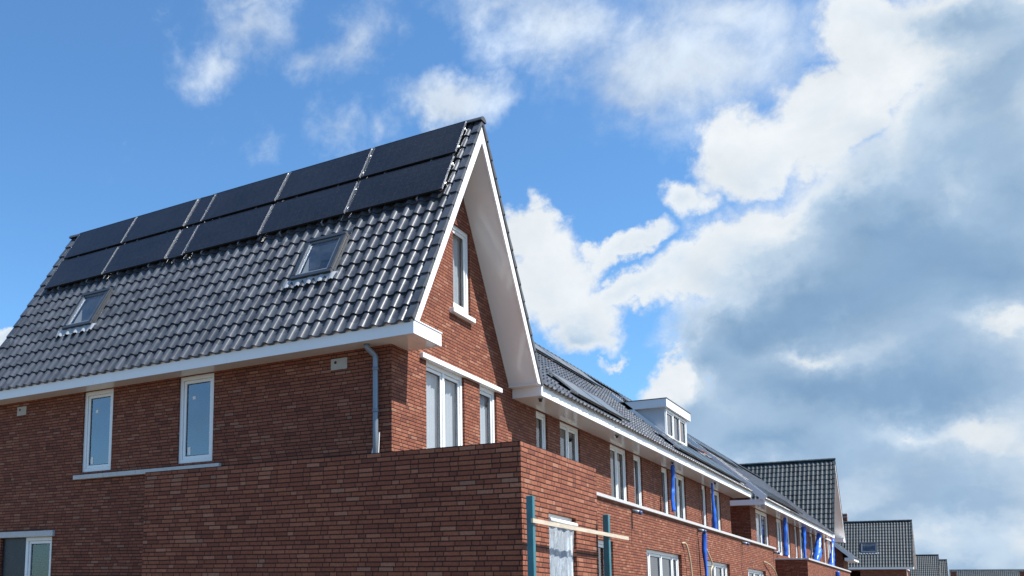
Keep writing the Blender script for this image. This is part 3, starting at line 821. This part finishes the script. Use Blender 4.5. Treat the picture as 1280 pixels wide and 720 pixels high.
# ------------------------------------------------------------------ solar panels
def panel(O, a, s, a0, a1, s0, s1, h, label, group, hooks=True):
    O, a, s = Vector(O), Vector(a), Vector(s); n = a.cross(s).normalized()
    if n.z < 0: n = -n
    T = lambda u, v, w: tuple(O + a*u + s*v + n*w)
    c = T((a0+a1)/2, s0, h-.06)
    P = thing('solar_panel', c, label, 'solar panel', group)
    f = .014; fb = MB()
    fb.box(a0, a1, s0, s0+f, h-.038, h, T); fb.box(a0, a1, s1-f, s1, h-.038, h, T)
    fb.box(a0, a0+f, s0+f, s1-f, h-.038, h, T); fb.box(a1-f, a1, s0+f, s1-f, h-.038, h, T)
    fb.build('frame', M['pvframe'], P)
    MB().box(a0+f, a1-f, s0+f, s1-f, h-.03, h-.003, T).build('glass_face', M['pv'], P)
    rb = MB()
    for q in ((s0+.2), (s1-.2)): rb.box(a0-.025, a1+.025, q-.02, q+.02, h-.075, h-.039, T)
    rb.build('mounting_rail', M['alu'], P)
    # thin bright side trims facing the joint
    MB().box(a0-.010, a0-.001, s0+.02, s1-.02, h-.034, h-.002, T).build('side_trim', M['alu'], P)
    MB().box(a1+.001, a1+.010, s0+.02, s1-.02, h-.034, h-.002, T).build('side_trim', M['alu'], P)
    if hooks:
        W = a1-a0
        for k in ([.25, .75] if W > 1 else [.5]):
            x = a0 + W*k
            hb = MB().box(x-.015, x+.015, s0-.05, s0+.05, h-.055, h-.04, T).box(x-.015, x+.015, s0-.062, s0-.05, h-.11, h-.04, T)
            hb.build('roof_hook', M['alu'], P)
    return P
up = (0, cos(math.atan(4.34/2.7)), sin(math.atan(4.34/2.7)))
up = Vector((0, 2.7, (HT+KS*2.7+.09)-(HT+.02))).normalized()
OM = (0, -EV, HT+.02)
ups = [(.345,-1.545,'nearest the gable edge'), (-1.615,-3.515,'second from the gable edge'), (-3.575,-5.450,'third from the gable edge'),
       (-5.985,-7.775,'just beyond the narrow filler panel'), (-7.825,-9.66,'farthest from the gable edge')]
GP = 'black solar panels on the steep roof'
for row, (s0, s1) in (('upper', (4.16, 5.09)), ('lower', (3.11, 4.06))):
    for (a1, a0, w) in ups:
        panel(OM, (1,0,0), up, a0, a1, s0, s1, .135, 'large panel in the %s row on the steep roof, %s' % (row, w), GP)
    panel(OM, (1,0,0), up, -5.925, -5.50, s0-(.03 if row == 'lower' else 0), s1, .125, 'narrow filler panel in the %s row of the steep roof array' % row, GP)
# row roof arrays
ORW = row_plane(0, 0, 0); ar, sr = (0,1,0), (-RC,0,RS)
GR = 'solar panels on the row roof'
def strip(y, n, s0, s1, labels, w=1.86, gap=.05):
    for i in range(n):
        panel(ORW, ar, sr, y, y+w, s0, s1, .15, labels[i], GR, hooks=False); y += w+gap
ordn = ['first', 'second', 'third', 'fourth', 'fifth', 'sixth', 'seventh']
strip(7.3, 2, .16, 1.12, [o+' solar panel in the low strip above the nearest row eaves' for o in ordn])
strip(7.75, 5, 3.55, 4.5, [o+' solar panel in the ridge strip before the dormer' for o in ordn])
strip(16.0, 5, .16, 1.12, [o+' solar panel in the low strip running under the dormer' for o in ordn])
strip(21.3, 2, 3.55, 4.5, [o+' solar panel beyond the dormer in the ridge strip' for o in ('nearer', 'farther')])
strip(21.3, 2, 1.9, 2.85, [o+' solar panel beside the far cheek of the dormer' for o in ('nearer', 'farther')])
strip(29.6, 5, .16, 1.12, [o+' solar panel in the low strip beyond the roof recess' for o in ordn])
strip(29.6, 5, 3.55, 4.5, [o+' solar panel in the ridge strip beyond the roof recess' for o in ordn])

# ------------------------------------------------------------------ farther houses
h2 = end_house(55.4, -1, 0, .05, 'far steep gabled house closing the row, its tiled roof rising above the row ridge', 1, zr=.2, tile='tile_far', samples=5)
h3 = end_house(94.4, 1, 1.43, -.13, 'detached-looking steep house beyond the row with a single roof window and white fascia', 1, zr=.05, tile='tile_far', samples=5,
               skylights=[(-2.05, -.75, 1.55, 2.65)])
# its chimney
cb = MB().box(-3.75, -3.2, 97.0, 97.5, 9.2, 11.0)
ch = cb.build('chimney', M['brick'], h3)
MB().box(-3.80, -3.15, 96.95, 97.55, 11.001, 11.08).build('chimney_cap', M['coping'], ch)
MB().box(-3.79, -3.16, 96.96, 97.54, 10.72, 10.78).build('chimney_band', M['lead'], ch)
h4 = end_house(162.3, 1, 1.10, 0, 'far steep tiled roof just right of the house with the single roof window', 0, tile='tile_far', samples=5, gable_windows=False, name='distant_house')
h5 = end_house(176.4, 1, 1.70, -.1, 'small sliver of a farther steep roof stepping down to the long low roofs', 0, tile='tile_far', samples=5, gable_windows=False, name='distant_house')
# lower cross house whose white verge peeps out below the far gable
bh = thing('low_house', (-3, 61, 0), 'low brick house with a white sloping verge beyond the far gable', 'house')
kz = RS/RC
lb = MB(); zz = lambda x: 5.04 + (.60-x)*kz
wall(lb, PY(60.0), [(-6.5,0),(0,0),(0,zz(0)),(-2.95,zz(-2.95)),(-6.5,zz(-2.95)-3.55*kz)])
wall(lb, PX(0), [(60,0),(62.5,0),(62.5,5.0),(60,5.0)])
wall(lb, lambda u, v, w: (u, 62.5+w, v), [(-6.5,0),(0,0),(0,zz(0)),(-2.95,zz(-2.95)),(-6.5,zz(-2.95)-3.55*kz)])
wall(lb, lambda u, v, w: (-6.5, u, v), [(60,0),(62.5,0),(62.5,4.9),(60,4.9)])
lb.build('wall', M['brick'], bh)
TB = lambda u, v, w: (.62 - v*RC + w*RS, u, 5.06 + v*RS + w*RC)
tile_roof(TB(59.8,0,0), (0,1,0), (-RC,0,RS), 2.9, 3.57/RC, rowl=.345, samples=5).build('roof', M['tile_far'], bh)
tile_roof((-6.55, 59.8, TB(0,3.57/RC,0)[2]-(6.55-2.95)*kz), (0,1,0), (RC,0,RS), 2.9, 3.6/RC, rowl=.345, samples=5).build('roof', M['tile_far'], bh)
MB().box(59.76, 59.80, -.02, 4.84, -.16, .05, TB).build('verge_board', M['white'], bh)
MB().box(.1, .62, 59.78, 62.7, 4.86, 5.06).build('eaves_box', M['white'], bh)

# long low roofs on the horizon: one house, copied
def far_house(x):
    H = thing('distant_house', (x, 226, 0), 'x', 'house', 'distant row under the clouds')
    zr = 10.25; w = 6.0; pt = rad(45); r = 4.4
    wb = MB(); wall(wb, PY(222.2), [(x-w/2,0),(x+w/2,0),(x+w/2,zr-r+.1),(x-w/2,zr-r+.1)])
    for sx in (-1, 1): wall(wb, lambda u, v, q: (x+sx*w/2, u, v), [(222.2,0),(230.6,0),(230.6,zr-r),(226.4,zr-.06),(222.2,zr-r)])
    wall(wb, lambda u, v, q: (u, 230.6, v), [(x-w/2,0),(x+w/2,0),(x+w/2,zr-r),(x-w/2,zr-r)])
    wb.build('wall', M['brick'], H)
    for sgn in (-1, 1):
        tile_roof((x-w/2, 226.4+sgn*r, zr-r), (1,0,0), (0,-sgn*cos(pt),sin(pt)), w, r/cos(pt), colw=.30, samples=5).build('roof', M['tile_far'], H)
    MB().box(x-w/2, x+w/2, 221.85, 222.0, zr-r-.25, zr-r-.02).build('fascia', M['white'], H)
    ridge_tiles((x-w/2,226.4,zr+.1), (x+w/2,226.4,zr+.1), H, mat='tile_far')
    return H
def copy_tree(o, parent=None):
    c = o.copy(); COL.objects.link(c); c.parent = parent
    for ch in list(o.children): copy_tree(ch, c)
    return c
far0 = far_house(4.3)
far0['label'] = 'leftmost of the distant low roofs, beside the stepped steep roof'
for i, (x, lab) in enumerate(((10.3, 'second of the distant low roofs, cut by the right edge of the picture'), (16.3, 'third of the distant low roofs'), (22.3, 'last of the distant low roofs'))):
    if i > 0: continue
    c = copy_tree(far0); c.location = (x, 226, 0); c['label'] = lab
for (x, lab) in ((2.0, 'dark chimney stub at the left end of the distant low roofs'), (12.7, 'dark chimney stub on the distant low roofs at the picture edge')):
    b = MB().box(x-.45, x+.45, 223.0, 223.8, 5.5, 9.9).box(x-.5, x+.5, 222.95, 223.85, 9.9, 10.05)
    q = thing('chimney', (x, 223.4, 5.5), lab, 'chimney', 'chimneys on the distant roofs')
    MB().box(x-.45, x+.45, 223.0, 223.8, 5.5, 9.75).build('stack', M['brick'], q)
    MB().box(x-.52, x+.52, 222.93, 223.87, 9.751, 9.9).build('cap', M['zincroof'], q)

# ------------------------------------------------------------------ ground
g = MB(); S = 2500
g.quad((-S,-S,0),(S,-S,0),(S,S,0),(-S,S,0)); tag(g.build('ground', M['ground']), kind='structure')
# ------------------------------------------------------------------ sky: clouds placed by compass direction (azimuth, elevation, radii, turn, weight)
CUM = [(-0.0448, 0.4399, 0.0553, 0.0527, -0.235, 1), (-0.0749, 0.4083, 0.0723, 0.0401, 0.162, 1), (-0.0987, 0.4328, 0.0682, 0.0403, 0.152, 1), (-0.1598, 0.4145, 0.0539, 0.0377, 0.002, 1), (-0.0535, 0.4887, 0.0566, 0.0363, -0.25, 1), (0.0242, 0.4615, 0.0966, 0.0642, -0.282, 1), (0.0386, 0.3727, 0.0919, 0.103, -0.245, 1), (-0.2186, 0.3878, 0.0288, 0.0252, -0.137, 0.75), (-0.1334, 0.3453, 0.0383, 0.0239, 0.312, 1), (-0.1747, 0.3268, 0.063, 0.0397, 0.424, 1), (-0.2141, 0.2993, 0.0624, 0.0366, 0.165, 1), (-0.0698, 0.2978, 0.1581, 0.1006, -0.157, 1), (0.0164, 0.225, 0.1332, 0.1479, -0.143, 1), (-0.1171, 0.2351, 0.1327, 0.077, -0.109, 1), (-0.0566, 0.1327, 0.1957, 0.0952, -0.065, 1), (0.0105, 0.0697, 0.1346, 0.0968, -0.03, 1), (-0.1399, 0.1662, 0.1021, 0.0642, -0.068, 1), (-0.0662, 0.0718, 0.1497, 0.068, -0.025, 1), (-0.3549, 0.3603, 0.036, 0.0342, -0.078, 1), (-0.3391, 0.3105, 0.0508, 0.0565, -0.072, 1), (-0.3158, 0.2688, 0.0467, 0.0416, -0.067, 1), (-0.2718, 0.3367, 0.0444, 0.0181, 0.467, 0.85), (-0.2682, 0.2921, 0.0509, 0.0194, 0.054, 0.8), (-0.2306, 0.2074, 0.0433, 0.0238, 0.303, 1), (-0.1923, 0.1695, 0.0807, 0.0366, -0.06, 1), (-0.2874, 0.2261, 0.0132, 0.0068, 0.573, 0.42), (-0.8984, 0.2462, 0.031, 0.017, 0.081, 1), (0.1449, 0.2572, 0.0874, 0.2412, -0.216, 1), (0.2366, 0.188, 0.1058, 0.221, -0.189, 1), (0.5, 0.25, 0.45, 0.4, 0, 1), (0.25, 0.12, 0.3, 0.3, 0, 1)]
THIN = [(-0.6629, 0.5501, 0.0652, 0.0511, 0.026, 0.75), (-0.7009, 0.5177, 0.0517, 0.0349, 0.042, 0.8), (-0.6722, 0.5734, 0.0524, 0.0267, 0.03, 0.7), (-0.5412, 0.535, 0.0796, 0.0381, 0.489, 0.72), (-0.5884, 0.5163, 0.0518, 0.028, -0.006, 0.6), (-0.5536, 0.4603, 0.0426, 0.0291, -0.018, 0.6), (-0.5086, 0.4664, 0.0304, 0.0217, -0.036, 0.5), (-0.4898, 0.5514, 0.0256, 0.0202, -0.052, 0.4), (-0.4331, 0.4894, 0.0705, 0.0365, -0.07, 1.25), (-0.4523, 0.4801, 0.0417, 0.0213, -0.061, 1.0), (-0.3248, 0.5335, 0.1196, 0.0528, -0.481, 0.9), (-0.2124, 0.4871, 0.1376, 0.0632, -0.09, 1.05), (-0.1746, 0.5223, 0.1287, 0.0504, -0.196, 0.9), (-0.3723, 0.5654, 0.0985, 0.0326, -0.108, 0.7), (-0.2501, 0.4696, 0.0683, 0.0332, -0.301, 0.8), (-0.1349, 0.4887, 0.089, 0.0506, -0.207, 0.7), (-0.6345, 0.4479, 0.0342, 0.0221, 0.014, 0.4), (-0.1714, 0.3891, 0.0622, 0.0479, -0.157, 0.5)]
DARK = [(-0.0791, 0.3451, 0.1035, 0.0405, 0.05, 0.6), (-0.1998, 0.2287, 0.0822, 0.0475, -0.084, 0.95), (-0.1613, 0.2576, 0.0856, 0.0302, 0.119, 0.75), (-0.2192, 0.1785, 0.0759, 0.0407, -0.058, 0.7), (0.0197, 0.4747, 0.0976, 0.0465, -0.285, 0.7), (-0.1143, 0.2837, 0.1071, 0.0488, 0.057, 0.5), (-0.0526, 0.1053, 0.205, 0.1151, -0.048, 0.55), (-0.023, 0.2105, 0.2411, 0.1988, -0.122, 0.75), (-0.1491, 0.2385, 0.1008, 0.0625, -0.471, 0.5), (0.0421, 0.4145, 0.0927, 0.0888, -0.269, 0.75), (-0.0625, 0.3167, 0.1567, 0.05, -0.112, 0.9), (-0.0013, 0.2798, 0.1443, 0.0709, -0.172, 0.95), (-0.1086, 0.2725, 0.1395, 0.0516, -0.187, 0.9), (-0.1194, 0.193, 0.1507, 0.0423, -0.087, 0.95), (-0.1571, 0.1457, 0.1229, 0.0468, -0.055, 0.9), (0.0304, 0.3374, 0.1027, 0.0804, -0.221, 0.8), (-0.0365, 0.1785, 0.1359, 0.0469, -0.098, 0.8), (-0.0151, 0.0836, 0.1509, 0.0461, -0.038, 0.55), (-0.1007, 0.0865, 0.1204, 0.0417, -0.031, 0.5), (-0.3178, 0.2522, 0.0677, 0.0304, -0.062, 0.3), (-0.0521, 0.3808, 0.064, 0.0401, 0.275, 0.35), (-0.0186, 0.0312, 0.1609, 0.0261, -0.001, 0.6)]
LIGHT = [(-0.2333, 0.2106, 0.042, 0.0253, 0.302, 1.2), (-0.082, 0.0997, 0.0947, 0.0344, 0.061, 0.4), (0.025, 0.2334, 0.058, 0.0287, -0.152, 0.8), (-0.1175, 0.2281, 0.0631, 0.0238, -0.105, 0.6), (-0.0502, 0.1424, 0.1258, 0.0305, -0.072, 0.6), (-0.0361, 0.4347, 0.0486, 0.0495, -0.238, 0.5), (0.0108, 0.1476, 0.0474, 0.039, -0.087, 0.5), (-0.043, 0.0779, 0.1454, 0.0469, -0.031, 0.35), (-0.1435, 0.3434, 0.0451, 0.0248, 0.315, 0.4), (0.1449, 0.2572, 0.1092, 0.201, -0.216, 0.5)]

SUN_AZ, SUN_EL = rad(84.0), rad(56.4)
def make_world():
    w = bpy.data.worlds.new('World'); scene.world = w; w.use_nodes = True
    nt = w.node_tree
    for n in list(nt.nodes): nt.nodes.remove(n)
    N = NT(nt)
    sky = N.n('ShaderNodeTexSky', sky_type='NISHITA'); sky.sun_disc = False
    sky.sun_elevation = SUN_EL; sky.sun_rotation = SUN_AZ
    sky.air_density = 1.0; sky.dust_density = .6; sky.ozone_density = 2.0
    tc = N.n('ShaderNodeTexCoord'); d = tc.outputs['Generated']
    # ragged edges: push the direction about with noise before looking up the cloud map
    big = N.noise(d, 7.0, 5, .6, out=1); sml = N.noise(d, 24.0, 6, .65, out=1)
    def off(v, c, k):
        a = N.n('ShaderNodeVectorMath', operation='SUBTRACT'); N.link(v, a.inputs[0]); a.inputs[1].default_value = (.5,.5,.5)
        b = N.n('ShaderNodeVectorMath', operation='SCALE'); N.link(a.outputs[0], b.inputs[0]); b.inputs['Scale'].default_value = k
        e = N.n('ShaderNodeVectorMath', operation='ADD'); N.link(c, e.inputs[0]); N.link(b.outputs[0], e.inputs[1]); return e.outputs[0]
    dw = off(sml, off(big, d, .10), .05)
    def azel(v):
        s = N.n('ShaderNodeSeparateXYZ'); N.link(v, s.inputs[0])
        az = N.math('ARCTAN2', s.outputs[0], s.outputs[1])
        r = N.math('SQRT', N.math('ADD', N.math('MULTIPLY', s.outputs[0], s.outputs[0]), N.math('MULTIPLY', s.outputs[1], s.outputs[1])))
        el = N.math('ARCTAN2', s.outputs[2], r)
        c = N.n('ShaderNodeCombineXYZ'); N.link(az, c.inputs[0]); N.link(el, c.inputs[1]); return c.outputs[0], el
    ae, el = azel(dw)
    def field(L):
        acc = None
        for (a, e, ra, rb, t, wgt) in L:
            m = N.n('ShaderNodeMapping', vector_type='TEXTURE'); N.link(ae, m.inputs[0])
            m.inputs['Location'].default_value = (a, e, 0); m.inputs['Rotation'].default_value = (0,0,t); m.inputs['Scale'].default_value = (ra*1.18, rb*1.18, 1)
            g = N.n('ShaderNodeTexGradient', gradient_type='SPHERICAL'); N.link(m.outputs[0], g.inputs[0])
            v = N.math('MULTIPLY', g.outputs['Fac'], wgt)
            acc = v if acc is None else N.math('MAXIMUM', acc, v)     # union of puffs
        return acc
    def fieldsum(L):
        acc = None
        for (a, e, ra, rb, t, wgt) in L:
            m = N.n('ShaderNodeMapping', vector_type='TEXTURE'); N.link(ae, m.inputs[0])
            m.inputs['Location'].default_value = (a, e, 0); m.inputs['Rotation'].default_value = (0,0,t); m.inputs['Scale'].default_value = (ra, rb, 1)
            g = N.n('ShaderNodeTexGradient', gradient_type='QUADRATIC_SPHERE'); N.link(m.outputs[0], g.inputs[0])
            acc = N.math('MULTIPLY', g.outputs['Fac'], wgt) if acc is None else N.math('MULTIPLY_ADD', g.outputs['Fac'], wgt, acc)
        return acc
    n1 = N.noise(d, 11, 9, .62, .25); n2 = N.noise(d, 30, 7, .66, .2)
    st = N.n('ShaderNodeMapping'); N.link(d, st.inputs[0]); st.inputs['Scale'].default_value = (1, 1, 2.2)
    n3 = N.noise(st.outputs[0], 5.5, 7, .6, .4)
    cum = N.math('ADD', N.math('MULTIPLY', field(CUM), 1.5), N.math('ADD', N.math('MULTIPLY_ADD', n1, .85, -.425), N.math('MULTIPLY_ADD', n2, .52, -.26)))
    cumA = N.smooth(cum, .12, .66)
    thin = N.math('ADD', N.math('MULTIPLY', field(THIN), 1.25), N.math('ADD', N.math('MULTIPLY_ADD', n1, 1.3, -.65), N.math('MULTIPLY_ADD', n2, .55, -.275)))
    thinA = N.smooth(thin, .12, 1.25, 0., 1.0)
    # scattered clouds in the rest of the sky
    s0 = N.n('ShaderNodeSeparateXYZ'); N.link(d, s0.inputs[0])
    ahead = N.n('ShaderNodeVectorMath', operation='DOT_PRODUCT'); N.link(d, ahead.inputs[0]); ahead.inputs[1].default_value = (sin(rad(-24))*cos(rad(12)), cos(rad(-24))*cos(rad(12)), sin(rad(12)))
    away = N.smooth(ahead.outputs['Value'], .86, .70)
    oth = N.math('MULTIPLY', N.smooth(N.math('ADD', N.noise(d, 2.3, 9, .6, .3), N.math('MULTIPLY_ADD', n1, .2, -.1)), .46, .86), away)
    # shade inside the heavy cloud
    dark = N.math('SUBTRACT', fieldsum(DARK), fieldsum(LIGHT))
    dk = N.math('ADD', N.math('MULTIPLY', dark, .85), N.math('ADD', N.math('MULTIPLY_ADD', n3, .75, -.375), N.math('MULTIPLY_ADD', N.smooth(cum, .5, 1.4), .12, N.math('MULTIPLY_ADD', n1, .5, -.25))))
    dkA = N.smooth(dk, -.05, 1.25)
    ccol = N.ramp(dkA, [(0., CLOUD_W), (.17, CLOUD_1), (.45, CLOUD_2), (1., CLOUD_3)])
    edge = N.math('MULTIPLY', N.smooth(cum, .85, .35), N.math('SUBTRACT', 1., N.math('MULTIPLY', dkA, .9)))
    ccol = N.mix(N.math('MULTIPLY', edge, .35), ccol, (*CLOUD_W, 1))
    ccol = N.mix(1., ccol, N.ramp(n1, [(.3, (.86,.88,.90)), (.7, (1.14,1.12,1.10))]), 'MULTIPLY')
    sk = N.n('ShaderNodeVectorMath', operation='MULTIPLY'); N.link(sky.outputs[0], sk.inputs[0]); sk.inputs[1].default_value = SKY_MUL
    c = N.mix(thinA, sk.outputs[0], N.ramp(n1, [(.25, tuple(k*.78 for k in CLOUD_T)), (.7, tuple(k*1.25 for k in CLOUD_T))]))
    c = N.mix(oth, c, N.mix(N.smooth(n3, .45, .7), (2.6,3.1,3.8,1), (1.5,2.0,2.8,1)))
    c = N.mix(cumA, c, ccol)
    bg = N.n('ShaderNodeBackground'); N.link(c, bg.inputs[0]); bg.inputs[1].default_value = SKY_STR
    o = N.n('ShaderNodeOutputWorld'); N.link(bg.outputs[0], o.inputs[0])
SKY_STR = .08
SKY_MUL = (.78, 1.20, 1.47)
CLOUD_W, CLOUD_1, CLOUD_2, CLOUD_3 = (5.8, 6.15, 6.45), (3.8, 4.7, 5.7), (2.55, 3.6, 4.9), (1.6, 2.65, 4.05)
CLOUD_T = (4.5, 5.2, 6.1)
make_world()
sd = bpy.data.lights.new('sun', 'SUN'); sd.energy = 5.0; sd.angle = rad(.53); sd.color = (1., .955, .89)
so = bpy.data.objects.new('sun', sd); COL.objects.link(so)
sv = Vector((sin(SUN_AZ)*cos(SUN_EL), cos(SUN_AZ)*cos(SUN_EL), sin(SUN_EL)))
so.rotation_euler = sv.to_track_quat('Z', 'Y').to_euler(); so.location = sv*60

# ------------------------------------------------------------------ camera (level-corrected shift lens)
K = {'cx': 7.43673, 'cy': -13.63552, 'yaw': 36.32881, 'pitch': 8.12056, 'roll': 1.0088, 'f': 1237.11632, 'ppx': 323.66726, 'ppy': 576.04641}
y_, t_, r_ = rad(K['yaw']), rad(K['pitch']), rad(K['roll'])
Fv = Vector((-sin(y_)*cos(t_), cos(y_)*cos(t_), sin(t_))); R0 = Vector((cos(y_), sin(y_), 0)); U0 = R0.cross(Fv)
Rv = R0*cos(r_) + U0*sin(r_); Uv = U0*cos(r_) - R0*sin(r_)
cam = bpy.data.cameras.new('camera'); co = bpy.data.objects.new('camera', cam); COL.objects.link(co)
mt = Matrix((Rv, Uv, -Fv)).transposed().to_4x4(); mt.translation = Vector((K['cx'], K['cy'], 1.6)); co.matrix_world = mt
cam.sensor_fit = 'HORIZONTAL'; cam.sensor_width = 36.0; cam.lens = K['f']/1280*36
cam.shift_x = (640-K['ppx'])/1280; cam.shift_y = (K['ppy']-360)/1280
cam.clip_start = .1; cam.clip_end = 6000
scene.camera = co
scene.render.resolution_x, scene.render.resolution_y = 1024, 576
vs = scene.view_settings
scene.display_settings.display_device = 'sRGB'
vs.view_transform = 'Standard'; vs.look = 'None'; vs.exposure = 0.85; vs.gamma = 1
scene.render.engine = 'CYCLES'
scene.cycles.max_bounces = 8; scene.cycles.transparent_max_bounces = 12
scene.cycles.caustics_reflective = False; scene.cycles.caustics_refractive = False
